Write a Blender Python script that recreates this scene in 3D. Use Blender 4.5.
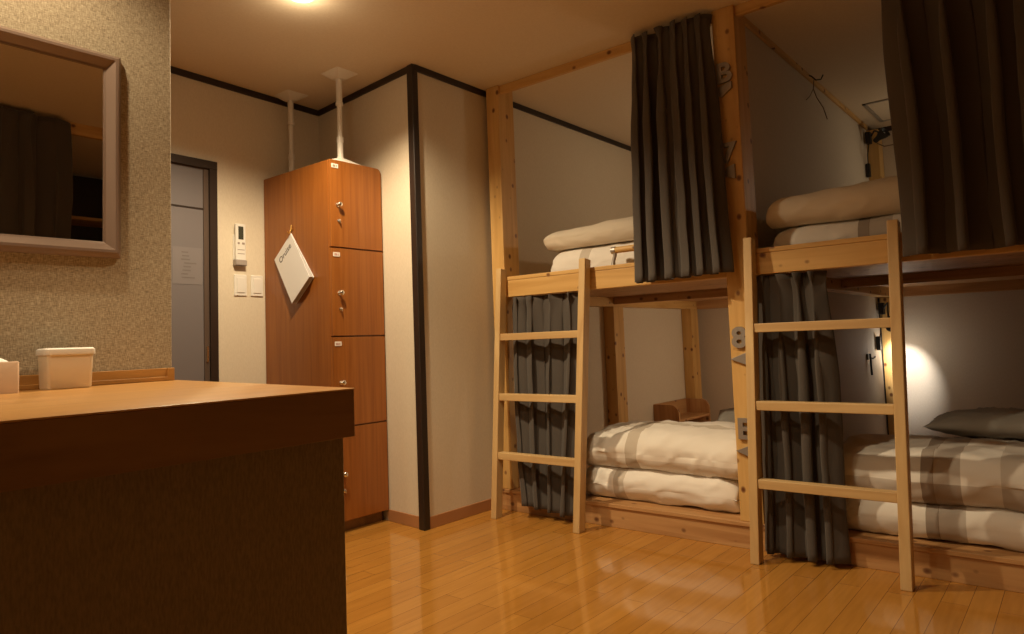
import bpy, bmesh, math, random
from mathutils import Vector, Matrix, noise

SC = bpy.context.scene
COL = SC.collection
for o in list(bpy.data.objects):
    bpy.data.objects.remove(o)

# ------------------------------------------------------------------ camera
cam_data = bpy.data.cameras.new('camera')
cam = bpy.data.objects.new('camera', cam_data)
COL.objects.link(cam)
cam_data.sensor_width = 36.0
cam_data.lens = 697.5 / 1024 * 36.0
cam_data.shift_y = -22.8 / 1024
cam_data.clip_start = 0.02
right = Vector((0.771910, 0.634648, -0.037093)).normalized()
fwd = Vector((-0.631709, 0.772273, 0.067365)).normalized()
fwd = (fwd - right * fwd.dot(right)).normalized()
up = right.cross(fwd)
rm = Matrix((right, up, -fwd)).transposed().to_4x4()
rm.translation = Vector((0, 0, 0.95))
cam.matrix_world = rm
SC.camera = cam

# ------------------------------------------------------------------ world, exposure
w = bpy.data.worlds.new('night_world')
SC.world = w
w.use_nodes = True
w.node_tree.nodes['Background'].inputs[0].default_value = (0.9, 0.62, 0.4, 1)
w.node_tree.nodes['Background'].inputs[1].default_value = 0.005
SC.view_settings.view_transform = 'Standard'
SC.view_settings.look = 'None'
SC.view_settings.gamma = 1.0
SC.view_settings.use_curve_mapping = False
SC.view_settings.exposure = 0.0

CE = 2.452
WARM = (1.0, 0.79, 0.50)


def spot(name, loc, target, watts, size_deg, blend, color, radius):
    d = bpy.data.lights.new(name, 'SPOT')
    d.energy = watts
    d.spot_size = math.radians(size_deg)
    d.spot_blend = blend
    d.color = color
    d.shadow_soft_size = radius
    o = bpy.data.objects.new(name, d)
    COL.objects.link(o)
    o.location = loc
    v = Vector(target) - Vector(loc)
    o.rotation_euler = v.to_track_quat('-Z', 'Y').to_euler()
    return o


def point(name, loc, watts, color, radius):
    d = bpy.data.lights.new(name, 'POINT')
    d.energy = watts
    d.color = color
    d.shadow_soft_size = radius
    o = bpy.data.objects.new(name, d)
    COL.objects.link(o)
    o.location = loc
    return o


def point(name, loc, watts, color, radius):
    d = bpy.data.lights.new(name, 'POINT')
    d.energy = watts
    d.color = color
    d.shadow_soft_size = radius
    o = bpy.data.objects.new(name, d)
    COL.objects.link(o)
    o.location = loc
    return o


# ceiling downlights, the last one added as fill behind the camera: (x, y, watts of the beam, beam angle, watts of the glow of the bulb)
DOWN = [(-2.475, 1.685, 132, 146, 1.6), (-1.30, 1.62, 50, 112, 0.2), (-1.92, 0.46, 36, 144, 0.5), (-1.60, -0.9, 46, 146, 0.5)]
for i, (x, y, wt, ang, wg) in enumerate(DOWN):
    spot('downlight_lamp', (x, y, CE - 0.035), (x, y, 0), wt, ang, 0.5, WARM, 0.035)
    point('downlight_glow', (x, y, CE - 0.09), wg, WARM, 0.03)
# reading lamp in the lower right bunk
spot('reading_lamp_light', (-1.037, 5.425, 0.945), (-1.045, 5.80, 0.60), 28, 54, 0.85, (1.0, 0.94, 0.86), 0.015)
point('reading_lamp_fill', (-1.03, 5.58, 0.80), 1.1, (1.0, 0.90, 0.76), 0.02)  # soft point added beside the beam to fill the wall around it
# dim fill added behind the upper right curtain, evens out the bunk walls
point('bunk_inner_light', (-0.42, 5.44, 2.02), 3.6, (1.0, 0.82, 0.56), 0.04)
# clip lamps on the other side of the partition, in the left bunk
point('bunk_inner_light', (-1.365, 5.05, 0.80), 9.0, (1.0, 0.80, 0.54), 0.04)
point('bunk_inner_light', (-1.365, 4.55, 1.90), 7.0, (1.0, 0.80, 0.54), 0.04)


# ------------------------------------------------------------------ materials
def new_mat(name, color=(0.5, 0.5, 0.5), rough=0.6, metal=0.0, spec=0.5):
    m = bpy.data.materials.new(name)
    m.use_nodes = True
    b = m.node_tree.nodes['Principled BSDF']
    b.inputs['Base Color'].default_value = (*color, 1)
    b.inputs['Roughness'].default_value = rough
    b.inputs['Metallic'].default_value = metal
    b.inputs['Specular IOR Level'].default_value = spec
    return m


def nd(m, t, **kw):
    n = m.node_tree.nodes.new(t)
    for k, v in kw.items():
        setattr(n, k, v)
    return n


def ln(m, a, b):
    m.node_tree.links.new(a, b)


def ramp(m, stops):
    r = nd(m, 'ShaderNodeValToRGB')
    e = r.color_ramp.elements
    e[0].position, e[0].color = stops[0][0], (*stops[0][1], 1)
    e[1].position, e[1].color = stops[-1][0], (*stops[-1][1], 1)
    for p, c in stops[1:-1]:
        x = e.new(p)
        x.color = (*c, 1)
    return r


def mapped(m, scale, coord='Object', rot=(0, 0, 0), loc=(0, 0, 0)):
    tc = nd(m, 'ShaderNodeTexCoord')
    mp = nd(m, 'ShaderNodeMapping')
    mp.inputs['Scale'].default_value = scale
    mp.inputs['Rotation'].default_value = rot
    mp.inputs['Location'].default_value = loc
    ln(m, tc.outputs[coord], mp.inputs[0])
    return mp.outputs[0]


def bump(m, src, strength, dist=0.002):
    b = nd(m, 'ShaderNodeBump')
    b.inputs['Strength'].default_value = strength
    b.inputs['Distance'].default_value = dist
    ln(m, src, b.inputs['Height'])
    ln(m, b.outputs[0], m.node_tree.nodes['Principled BSDF'].inputs['Normal'])


def wood(name, axis, light, mid, dark, knot=None, rough=0.5, kscale=1.0, off=0.0, grain=1.0):
    m = new_mat(name, mid, rough)
    s = [16.0 * grain] * 3
    s[axis] = 1.1
    v = mapped(m, s, loc=(off, off * 1.7, off * 0.6))
    n1 = nd(m, 'ShaderNodeTexNoise')
    n1.inputs['Scale'].default_value = 1.6
    n1.inputs['Detail'].default_value = 5
    n1.inputs['Distortion'].default_value = 0.6
    ln(m, v, n1.inputs[0])
    r = ramp(m, [(0.28, dark), (0.5, mid), (0.72, light)])
    ln(m, n1.outputs[0], r.inputs[0])
    out = r.outputs[0]
    if knot:
        ks = [14.0 * kscale] * 3
        ks[axis] = 11.0 * kscale
        kv = mapped(m, ks, loc=(off + 0.3, off + 0.1, off))
        vo = nd(m, 'ShaderNodeTexVoronoi')
        vo.inputs['Scale'].default_value = 1.0
        ln(m, kv, vo.inputs[0])
        kr = ramp(m, [(0.07, (1, 1, 1)), (0.13, (0.7, 0.7, 0.7)), (0.19, (0, 0, 0))])
        ln(m, vo.outputs['Distance'], kr.inputs[0])
        mx = nd(m, 'ShaderNodeMix', data_type='RGBA')
        ln(m, kr.outputs[0], mx.inputs[0])
        ln(m, out, mx.inputs[6])
        mx.inputs[7].default_value = (*knot, 1)
        out = mx.outputs[2]
    ln(m, out, m.node_tree.nodes['Principled BSDF'].inputs['Base Color'])
    bump(m, n1.outputs[0], 0.12)
    return m


PL, PM, PD, PK = (0.72, 0.46, 0.175), (0.64, 0.385, 0.13), (0.54, 0.30, 0.085), (0.16, 0.05, 0.015)
M = {}
for i, ax in enumerate('xyz'):
    M['pine_' + ax] = wood('pine_' + ax, i, PL, PM, PD, PK, 0.5, off=0.37 * i)
    M['ladder_' + ax] = wood('ladder_pine_' + ax, i, (0.66, 0.46, 0.22), (0.60, 0.40, 0.18), (0.53, 0.33, 0.14), None, 0.5, off=1.3 + i)
    M['board_' + ax] = wood('platform_board_' + ax, i, (0.60, 0.36, 0.16), (0.50, 0.27, 0.11), (0.36, 0.17, 0.06), (0.14, 0.05, 0.02), 0.5, kscale=0.9, off=2.1 + i)
    M['locker_' + ax] = wood('locker_laminate_' + ax, i, (0.34, 0.120, 0.022), (0.295, 0.096, 0.016), (0.24, 0.074, 0.011), None, 0.33, off=5 + i, grain=2.0)
    M['counter_' + ax] = wood('counter_wood_' + ax, i, (0.50, 0.27, 0.085), (0.44, 0.225, 0.065), (0.37, 0.18, 0.05), None, 0.30, off=7 + i)
    M['edge_' + ax] = wood('counter_edge_' + ax, i, (0.29, 0.165, 0.062), (0.235, 0.13, 0.048), (0.17, 0.092, 0.033), None, 0.45, off=9 + i, grain=0.5)

M['baseboard'] = new_mat('baseboard_brown', (0.42, 0.20, 0.085), 0.45)
M['dark_trim'] = new_mat('dark_brown_trim', (0.024, 0.014, 0.010), 0.45)
M['black'] = new_mat('black_plastic', (0.012, 0.011, 0.010), 0.45)
M['white_plastic'] = new_mat('white_plastic', (0.80, 0.77, 0.72), 0.4)
M['grey_plastic'] = new_mat('grey_plastic', (0.36, 0.31, 0.28), 0.45)
M['chrome'] = new_mat('chrome', (0.85, 0.82, 0.78), 0.22, 1.0)
M['steel'] = new_mat('brushed_steel', (0.50, 0.47, 0.45), 0.42, 0.75)
M['brass'] = new_mat('brass_hook', (0.55, 0.33, 0.10), 0.35, 1.0)
M['paper'] = new_mat('white_paper', (0.82, 0.80, 0.80), 0.5)
M['page_edge'] = new_mat('grey_page_edges', (0.42, 0.40, 0.40), 0.7)
M['ink'] = new_mat('dark_ink', (0.06, 0.06, 0.065), 0.6)
M['red_ink'] = new_mat('red_ink', (0.35, 0.03, 0.02), 0.6)
M['lcd'] = new_mat('remote_display', (0.055, 0.06, 0.045), 0.25)
M['door'] = new_mat('grey_door', (0.175, 0.158, 0.165), 0.45)
M['door_frame'] = new_mat('door_frame_dark', (0.030, 0.019, 0.014), 0.4)
M['jamb'] = new_mat('door_jamb', (0.10, 0.07, 0.055), 0.4)
M['notice'] = new_mat('faded_notice', (0.205, 0.185, 0.19), 0.5)
M['notice_ink'] = new_mat('faded_ink', (0.155, 0.135, 0.13), 0.6)
M['ceramic_box'] = new_mat('tissue_box_beige', (0.62, 0.44, 0.30), 0.45)
M['tissue'] = new_mat('tissue_paper', (0.85, 0.82, 0.80), 0.8)
M['pole'] = new_mat('tension_pole_white', (0.80, 0.76, 0.70), 0.4)
M['mirror_frame'] = new_mat('mirror_frame_bronze', (0.25, 0.175, 0.135), 0.40, 0.2)
M['mirror'] = new_mat('mirror_glass', (0.72, 0.70, 0.66), 0.01, 1.0)
M['letter'] = new_mat('grey_metal_letter', (0.30, 0.265, 0.24), 0.45, 0.35)
M['cord'] = new_mat('brown_cord', (0.20, 0.13, 0.07), 0.6)
M['tube'] = new_mat('curtain_rail_metal', (0.25, 0.2, 0.16), 0.4, 0.6)
M['hatch'] = new_mat('hatch_frame', (0.38, 0.34, 0.30), 0.5)
m = new_mat('lamp_glow', (1, 1, 1), 0.5)
b = m.node_tree.nodes['Principled BSDF']
b.inputs['Emission Color'].default_value = (1.0, 0.80, 0.50, 1)
b.inputs['Emission Strength'].default_value = 9.0
M['glow'] = m
m = new_mat('bulb_glow', (1, 1, 1), 0.5)
b = m.node_tree.nodes['Principled BSDF']
b.inputs['Emission Color'].default_value = (1.0, 0.88, 0.68, 1)
b.inputs['Emission Strength'].default_value = 12.0
M['bulb'] = m
m = new_mat('frosted_plastic', (0.80, 0.70, 0.56), 0.35)
b = m.node_tree.nodes['Principled BSDF']
b.inputs['Subsurface Weight'].default_value = 0.3
b.inputs['Subsurface Radius'].default_value = (0.02, 0.015, 0.01)
M['frosted'] = m


def wallpaper(name, c1, c2, scale, strength, stretch=(1, 1, 1), rough=0.75):
    m = new_mat(name, c1, rough, spec=0.3)
    v = mapped(m, stretch)
    n = nd(m, 'ShaderNodeTexNoise')
    n.inputs['Scale'].default_value = scale
    n.inputs['Detail'].default_value = 4
    ln(m, v, n.inputs[0])
    r = ramp(m, [(0.3, c2), (0.7, c1)])
    ln(m, n.outputs[0], r.inputs[0])
    ln(m, r.outputs[0], m.node_tree.nodes['Principled BSDF'].inputs['Base Color'])
    bump(m, n.outputs[0], strength, 0.0012)
    return m


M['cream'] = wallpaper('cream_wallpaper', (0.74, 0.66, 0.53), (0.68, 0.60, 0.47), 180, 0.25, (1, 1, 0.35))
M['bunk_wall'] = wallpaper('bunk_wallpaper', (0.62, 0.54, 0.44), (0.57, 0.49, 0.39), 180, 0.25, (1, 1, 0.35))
M['ceiling'] = wallpaper('ceiling_paper', (0.78, 0.67, 0.52), (0.74, 0.63, 0.48), 90, 0.12)

# woven wall cloth beside the mirror
m = new_mat('woven_wallcloth', (0.5, 0.4, 0.27), 0.8, spec=0.25)
v1 = mapped(m, (60, 460, 70))
v2 = mapped(m, (60, 70, 460))
na = nd(m, 'ShaderNodeTexNoise')
na.inputs['Scale'].default_value = 1.0
na.inputs['Detail'].default_value = 2
ln(m, v1, na.inputs[0])
nb = nd(m, 'ShaderNodeTexNoise')
nb.inputs['Scale'].default_value = 1.0
nb.inputs['Detail'].default_value = 2
ln(m, v2, nb.inputs[0])
ad = nd(m, 'ShaderNodeMath', operation='ADD')
ln(m, na.outputs[0], ad.inputs[0])
ln(m, nb.outputs[0], ad.inputs[1])
r = ramp(m, [(0.36, (0.24, 0.19, 0.125)), (0.5, (0.40, 0.33, 0.23)), (0.64, (0.56, 0.48, 0.35))])
hf = nd(m, 'ShaderNodeMath', operation='MULTIPLY')
hf.inputs[1].default_value = 0.5
ln(m, ad.outputs[0], hf.inputs[0])
ln(m, hf.outputs[0], r.inputs[0])
ln(m, r.outputs[0], m.node_tree.nodes['Principled BSDF'].inputs['Base Color'])
bump(m, hf.outputs[0], 0.7, 0.003)
M['weave'] = m

# brown cloth on the counter front
m = new_mat('counter_front_cloth', (0.15, 0.11, 0.06), 0.85, spec=0.2)
v1 = mapped(m, (80, 260, 70))
na = nd(m, 'ShaderNodeTexNoise')
na.inputs['Scale'].default_value = 1.0
ln(m, v1, na.inputs[0])
r = ramp(m, [(0.3, (0.20, 0.155, 0.095)), (0.7, (0.275, 0.218, 0.135))])
ln(m, na.outputs[0], r.inputs[0])
ln(m, r.outputs[0], m.node_tree.nodes['Principled BSDF'].inputs['Base Color'])
bump(m, na.outputs[0], 0.4)
M['front_cloth'] = m

# floor: glossy boards running along y
m = new_mat('glossy_floorboards', (0.5, 0.27, 0.08), 0.085)
tc = nd(m, 'ShaderNodeTexCoord')
mp = nd(m, 'ShaderNodeMapping')
mp.inputs['Rotation'].default_value = (0, 0, math.radians(90))
mp.inputs['Location'].default_value = (0.1, 0.04, 0)
ln(m, tc.outputs['Object'], mp.inputs[0])
bk = nd(m, 'ShaderNodeTexBrick')
bk.offset = 0.37
bk.offset_frequency = 2
bk.inputs['Color1'].default_value = (0.50, 0.235, 0.047, 1)
bk.inputs['Color2'].default_value = (0.43, 0.192, 0.036, 1)
bk.inputs['Mortar'].default_value = (0.16, 0.065, 0.018, 1)
bk.inputs['Scale'].default_value = 1.0
bk.inputs['Mortar Size'].default_value = 0.0011
bk.inputs['Mortar Smooth'].default_value = 0.3
bk.inputs['Bias'].default_value = 0.0
bk.inputs['Brick Width'].default_value = 0.91
bk.inputs['Row Height'].default_value = 0.083
ln(m, mp.outputs[0], bk.inputs[0])
gv = mapped(m, (26, 2.0, 10))
gn = nd(m, 'ShaderNodeTexNoise')
gn.inputs['Scale'].default_value = 2.0
gn.inputs['Detail'].default_value = 5
ln(m, gv, gn.inputs[0])
gr = ramp(m, [(0.25, (0.88, 0.87, 0.85)), (0.75, (1.08, 1.08, 1.08))])
ln(m, gn.outputs[0], gr.inputs[0])
mx = nd(m, 'ShaderNodeMix', data_type='RGBA', blend_type='MULTIPLY')
mx.inputs[0].default_value = 1.0
ln(m, bk.outputs['Color'], mx.inputs[6])
ln(m, gr.outputs[0], mx.inputs[7])
ln(m, mx.outputs[2], m.node_tree.nodes['Principled BSDF'].inputs['Base Color'])
bump(m, bk.outputs['Fac'], -0.15, 0.001)
M['floor'] = m


def cloth(name, c, rough=0.9, sheen=0.15, weave=700):
    m = new_mat(name, c, rough, spec=0.15)
    b = m.node_tree.nodes['Principled BSDF']
    b.inputs['Sheen Weight'].default_value = sheen
    v = mapped(m, (1, 1, 1))
    n = nd(m, 'ShaderNodeTexNoise')
    n.inputs['Scale'].default_value = weave
    ln(m, v, n.inputs[0])
    bump(m, n.outputs[0], 0.2)
    return m


M['curtain'] = cloth('charcoal_curtain', (0.088, 0.075, 0.066))
M['pillow'] = cloth('grey_pillowcase', (0.33, 0.31, 0.28))
M['plain_futon'] = cloth('cream_futon', (0.76, 0.68, 0.56))


def check_cloth(name, base, band, x_bands, v_bands, x_per=0.62, v_per=0.62):
    """off-white cotton with soft beige bands both ways (woven checks); UV = metres along and around the fold"""
    m = new_mat(name, base, 0.9, spec=0.15)
    bs = m.node_tree.nodes['Principled BSDF']
    bs.inputs['Sheen Weight'].default_value = 0.1
    tc = nd(m, 'ShaderNodeTexCoord')
    sp = nd(m, 'ShaderNodeSeparateXYZ')
    ln(m, tc.outputs['UV'], sp.inputs[0])
    total = None
    for out, bands, per in ((sp.outputs[0], x_bands, x_per), (sp.outputs[1], v_bands, v_per)):
        md = nd(m, 'ShaderNodeMath', operation='PINGPONG')
        ml = nd(m, 'ShaderNodeMath', operation='MODULO')
        ml.inputs[1].default_value = per
        ln(m, out, ml.inputs[0])
        for c, hw, wt in bands:
            cp = nd(m, 'ShaderNodeMath', operation='COMPARE')
            cp.inputs[1].default_value = c
            cp.inputs[2].default_value = hw
            ln(m, ml.outputs[0], cp.inputs[0])
            k = nd(m, 'ShaderNodeMath', operation='MULTIPLY')
            k.inputs[1].default_value = wt
            ln(m, cp.outputs[0], k.inputs[0])
            if total is None:
                total = k.outputs[0]
            else:
                a = nd(m, 'ShaderNodeMath', operation='ADD')
                ln(m, total, a.inputs[0])
                ln(m, k.outputs[0], a.inputs[1])
                total = a.outputs[0]
        m.node_tree.nodes.remove(md)
    mx = nd(m, 'ShaderNodeMix', data_type='RGBA')
    mx.clamp_factor = True
    ln(m, total, mx.inputs[0])
    mx.inputs[6].default_value = (*base, 1)
    mx.inputs[7].default_value = (*band, 1)
    ln(m, mx.outputs[2], bs.inputs['Base Color'])
    return m


M['check_a'] = check_cloth('checked_duvet_cotton', (0.84, 0.79, 0.72), (0.42, 0.345, 0.26),
                           [(0.30, 0.034, 0.65)], [(0.035, 0.05, 0.25), (0.42, 0.035, 0.5)], 0.9, 0.9)
M['check_b'] = check_cloth('checked_futon_cotton', (0.86, 0.81, 0.75), (0.42, 0.345, 0.26),
                           [(0.235, 0.032, 0.55)], [], 0.9, 0.9)
M['check_c'] = check_cloth('checked_duvet_brown_band', (0.78, 0.73, 0.67), (0.25, 0.19, 0.145),
                           [(0.375, 0.022, 0.8), (0.44, 0.045, 0.5), (0.66, 0.05, 0.35)], [(0.05, 0.06, 0.35)], 0.95, 0.9)
M['check_d'] = check_cloth('checked_futon_brown_band', (0.80, 0.75, 0.69), (0.25, 0.19, 0.145),
                           [(0.375, 0.022, 0.8), (0.44, 0.045, 0.5)], [], 0.95, 0.9)


# ------------------------------------------------------------------ mesh helpers
ORG = {}     # world position of every object's origin


class MB:
    """collects shapes in world coordinates, builds ONE mesh object"""

    def __init__(self):
        self.bm = bmesh.new()
        self.uv = None

    def merge(self, src):
        me = bpy.data.meshes.new('tmp')
        src.to_mesh(me)
        src.free()
        self.bm.from_mesh(me)
        bpy.data.meshes.remove(me)
        return self

    def hexa(self, bot, top, bev=0.0, seg=2):
        b = bmesh.new()
        v = [b.verts.new(p) for p in bot] + [b.verts.new(p) for p in top]
        n = len(bot)
        b.faces.new(v[:n][::-1])
        b.faces.new(v[n:])
        for i in range(n):
            j = (i + 1) % n
            b.faces.new((v[i], v[j], v[n + j], v[n + i]))
        bmesh.ops.recalc_face_normals(b, faces=b.faces)
        if bev > 0:
            bmesh.ops.bevel(b, geom=list(b.edges), offset=bev, segments=seg, profile=0.5, affect='EDGES')
        return self.merge(b)

    def box(self, x0, x1, y0, y1, z0, z1, bev=0.0, seg=2):
        return self.hexa([(x0, y0, z0), (x1, y0, z0), (x1, y1, z0), (x0, y1, z0)],
                         [(x0, y0, z1), (x1, y0, z1), (x1, y1, z1), (x0, y1, z1)], bev, seg)

    def obox(self, mat4, sx, sy, sz, bev=0.0):
        pts = lambda z: [tuple(mat4 @ Vector((a * sx / 2, c * sy / 2, z))) for a, c in ((-1, -1), (1, -1), (1, 1), (-1, 1))]
        return self.hexa(pts(-sz / 2), pts(sz / 2), bev)

    def prism(self, poly, axis, a0, a1, bev=0.0):
        """poly: 2-D outline in the two other axes (x,y,z order)"""
        def mk(p, a):
            q = list(p)
            q.insert(axis, a)
            return tuple(q)
        return self.hexa([mk(p, a0) for p in poly], [mk(p, a1) for p in poly], bev)

    def tube(self, pts, r, n=12, caps=True):
        b = bmesh.new()
        pts = [Vector(p) for p in pts]
        rs = r if isinstance(r, (list, tuple)) else [r] * len(pts)
        rings = []
        side = None
        for i, p in enumerate(pts):
            t = (pts[min(i + 1, len(pts) - 1)] - pts[max(i - 1, 0)]).normalized()
            ref = side if side is not None else (Vector((1, 0, 0)) if abs(t.x) < 0.9 else Vector((0, 1, 0)))
            a = (ref - t * ref.dot(t)).normalized()
            side = a
            c = t.cross(a)
            rings.append([b.verts.new(p + (a * math.cos(k * 2 * math.pi / n) + c * math.sin(k * 2 * math.pi / n)) * rs[i]) for k in range(n)])
        for i in range(len(rings) - 1):
            for k in range(n):
                j = (k + 1) % n
                b.faces.new((rings[i][k], rings[i][j], rings[i + 1][j], rings[i + 1][k]))
        if caps:
            b.faces.new(rings[0][::-1])
            b.faces.new(rings[-1])
        bmesh.ops.recalc_face_normals(b, faces=b.faces)
        return self.merge(b)

    def lathe(self, prof, loc, axis=(0, 0, 1), n=28):
        """prof: list of (radius, height) along axis"""
        ax = Vector(axis).normalized()
        ref = Vector((1, 0, 0)) if abs(ax.x) < 0.9 else Vector((0, 1, 0))
        a = (ref - ax * ref.dot(ax)).normalized()
        c = ax.cross(a)
        b = bmesh.new()
        rings = []
        for r, h in prof:
            rings.append([b.verts.new(Vector(loc) + ax * h + (a * math.cos(k * 2 * math.pi / n) + c * math.sin(k * 2 * math.pi / n)) * max(r, 1e-4)) for k in range(n)])
        for i in range(len(rings) - 1):
            for k in range(n):
                j = (k + 1) % n
                b.faces.new((rings[i][k], rings[i][j], rings[i + 1][j], rings[i + 1][k]))
        b.faces.new(rings[0][::-1])
        b.faces.new(rings[-1])
        bmesh.ops.recalc_face_normals(b, faces=b.faces)
        return self.merge(b)

    def build(self, name, mat, parent=None, smooth=False, origin=None):
        me = bpy.data.meshes.new(name)
        o0 = ORG[parent.name] if parent is not None else Vector(origin or (0, 0, 0))
        bmesh.ops.translate(self.bm, verts=self.bm.verts, vec=-o0)
        self.bm.to_mesh(me)
        self.bm.free()
        me.materials.append(mat)
        if smooth:
            for p in me.polygons:
                p.use_smooth = True
            try:
                me.set_sharp_from_angle(angle=math.radians(smooth if smooth is not True else 40))
            except Exception:
                pass
        o = bpy.data.objects.new(name, me)
        COL.objects.link(o)
        ORG[o.name] = o0
        if parent is not None:
            o.parent = parent
        else:
            o.location = o0
        return o


def empty(name, loc, label, cat, group=None):
    o = bpy.data.objects.new(name, None)
    o.empty_display_size = 0.05
    COL.objects.link(o)
    o.location = loc
    ORG[o.name] = Vector(loc)
    tag(o, label, cat, group)
    return o


def tag(o, label, cat, group=None):
    o['label'] = label
    o['category'] = cat
    if group:
        o['group'] = group
    return o


def struct(o):
    o['kind'] = 'structure'
    return o


def B(x0, x1, y0, y1, z0, z1, bev=0.0, seg=2):
    return MB().box(x0, x1, y0, y1, z0, z1, bev, seg)


def text_part(name, s, size, depth, mat4, mat, parent, sx=1.0, offset=0.0):
    """lettering as a mesh; mat4 takes the flat text (x right, y up, z out) to the world"""
    cu = bpy.data.curves.new(name, 'FONT')
    cu.body = s
    cu.size = size
    cu.extrude = depth / 2
    cu.align_x = 'CENTER'
    cu.align_y = 'CENTER'
    cu.offset = offset
    t = bpy.data.objects.new(name, cu)
    COL.objects.link(t)
    dg = bpy.context.evaluated_depsgraph_get()
    me = bpy.data.meshes.new_from_object(t.evaluated_get(dg))
    bpy.data.objects.remove(t)
    bpy.data.curves.remove(cu)
    inv = Matrix.Translation(-ORG[parent.name])
    me.transform(inv @ mat4 @ Matrix.Diagonal((sx, 1, 1, 1)))
    me.materials.clear()
    me.materials.append(mat)
    o = bpy.data.objects.new(name, me)
    COL.objects.link(o)
    o.parent = parent
    return o


def frame4(origin, xax, yax):
    x = Vector(xax).normalized()
    y = Vector(yax).normalized()
    z = x.cross(y)
    m = Matrix((x, y, z)).transposed().to_4x4()
    m.translation = Vector(origin)
    return m


# ------------------------------------------------------------------ room shell
XW1a, XW1b = -3.48, -3.64     # left wall at y=0 and y=2.585 (slightly out of square)


def w1x(y):
    return -3.607 - 0.0588 * (y - 1.65)


YF, XR, YB = 5.80, 1.75, -2.2
struct(B(-3.9, XR + .2, YB - .2, YF + .2, -0.1, 0).build('floor', M['floor']))
struct(B(-3.9, XR + .2, YB - .2, YF + .2, CE, CE + 0.1).build('ceiling', M['ceiling']))
# left wall with the door
struct(MB().hexa([(w1x(YB), YB, 0), (w1x(2.62), 2.62, 0), (w1x(2.62) - .12, 2.62, 0), (w1x(YB) - .12, YB, 0)],
                 [(w1x(YB), YB, CE), (w1x(2.62), 2.62, CE), (w1x(2.62) - .12, 2.62, CE), (w1x(YB) - .12, YB, CE)]).build('wall_left', M['cream']))
# projecting pillar: back wall of the locker niche and its return along the bunks
struct(MB().hexa([(-3.78, 2.62, 0), (-3.66, 2.609, 0), (-2.69, 2.522, 0), (-2.69, YF + .1, 0), (-3.78, YF + .1, 0)],
                 [(-3.78, 2.62, CE), (-3.66, 2.609, CE), (-2.69, 2.522, CE), (-2.69, YF + .1, CE), (-3.78, YF + .1, CE)]).build('wall_pillar', M['cream']))
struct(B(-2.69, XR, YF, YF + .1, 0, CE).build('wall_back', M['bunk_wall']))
struct(B(XR, XR + .1, YB, YF + .1, 0, CE).build('wall_right', M['cream']))
struct(B(-3.5, XR, YB - .1, YB, 0, CE).build('wall_front', M['cream']))
# partition between the two bunks
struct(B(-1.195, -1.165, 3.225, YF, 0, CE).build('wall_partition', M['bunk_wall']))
# wing wall with the mirror
XM = -2.302
struct(MB().hexa([(XM, YB, 0), (XM, 1.056, 0), (XM - .11, 1.056, 0), (XM - .11, YB, 0)],
                 [(XM, YB, CE), (XM, 1.056, CE), (XM - .11, 1.056, CE), (XM - .11, YB, CE)], 0.002, 1).build('wall_mirror', M['weave']))

# baseboards
def slope_board(p, q, nrm, z0, z1, t, name, mat):
    p, q, nrm = Vector(p), Vector(q), Vector(nrm).normalized()
    a, b2 = p + nrm * t, q + nrm * t
    return struct(MB().hexa([(p.x, p.y, z0), (q.x, q.y, z0), (b2.x, b2.y, z0), (a.x, a.y, z0)],
                            [(p.x, p.y, z1), (q.x, q.y, z1), (b2.x, b2.y, z1), (a.x, a.y, z1)], 0.002, 1).build(name, mat))


n2 = Vector((-0.087, -0.97, 0)).normalized()
slope_board((-3.01, 2.5507, 0), (-2.722, 2.5249, 0), n2, 0, 0.062, 0.008, 'baseboard_back', M['baseboard'])
slope_board((-2.69, 2.54, 0), (-2.69, 3.05, 0), (1, 0, 0), 0, 0.062, 0.008, 'baseboard_alcove', M['baseboard'])
slope_board((w1x(1.93), 1.93, 0), (w1x(2.19), 2.19, 0), (1, 0, 0), 0, 0.062, 0.008, 'baseboard_left', M['baseboard'])
# ceiling trims
TZ = CE - 0.034
slope_board((w1x(YB), YB, 0), (w1x(2.60), 2.60, 0), (1, 0, 0), TZ, CE, 0.014, 'trim_1', M['dark_trim'])
slope_board((-3.66, 2.609, 0), (-2.69, 2.522, 0), n2, TZ, CE, 0.014, 'trim_2', M['dark_trim'])
slope_board((-2.69, 2.522, 0), (-2.69, YF, 0), (1, 0, 0), TZ, CE, 0.014, 'trim_3', M['dark_trim'])
struct(B(-2.67, XR, YF - .014, YF, TZ, CE).build('trim_4', M['dark_trim']))
# dark corner strip of the pillar
struct(MB().hexa([(-2.728, 2.506, 0), (-2.680, 2.502, 0), (-2.680, 2.545, 0), (-2.728, 2.545, 0)],
                 [(-2.728, 2.506, CE), (-2.680, 2.502, CE), (-2.680, 2.545, CE), (-2.728, 2.545, CE)], 0.003, 1).build('trim_5', M['dark_trim']))
# timber trim along the top of the partition
struct(B(-1.164, -1.148, 3.21, YF - .15, CE - 0.03, CE, 0.002).build('trim_6', M['pine_y']))

# door in the left wall, seen past the wing wall
dr = empty('door_1', (w1x(1.5), 1.5, 0), '', '')
del dr['label'], dr['category']
dr['kind'] = 'structure'
dy0, dy1, dz = 1.02, 1.90, 1.985


def on_w1(y0, y1, z0, z1, d0, d1, bev=0.002):
    return MB().hexa([(w1x(y0) + d0, y0, z0), (w1x(y1) + d0, y1, z0), (w1x(y1) + d1, y1, z0), (w1x(y0) + d1, y0, z0)],
                     [(w1x(y0) + d0, y0, z1), (w1x(y1) + d0, y1, z1), (w1x(y1) + d1, y1, z1), (w1x(y0) + d1, y0, z1)], bev, 1)


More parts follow.
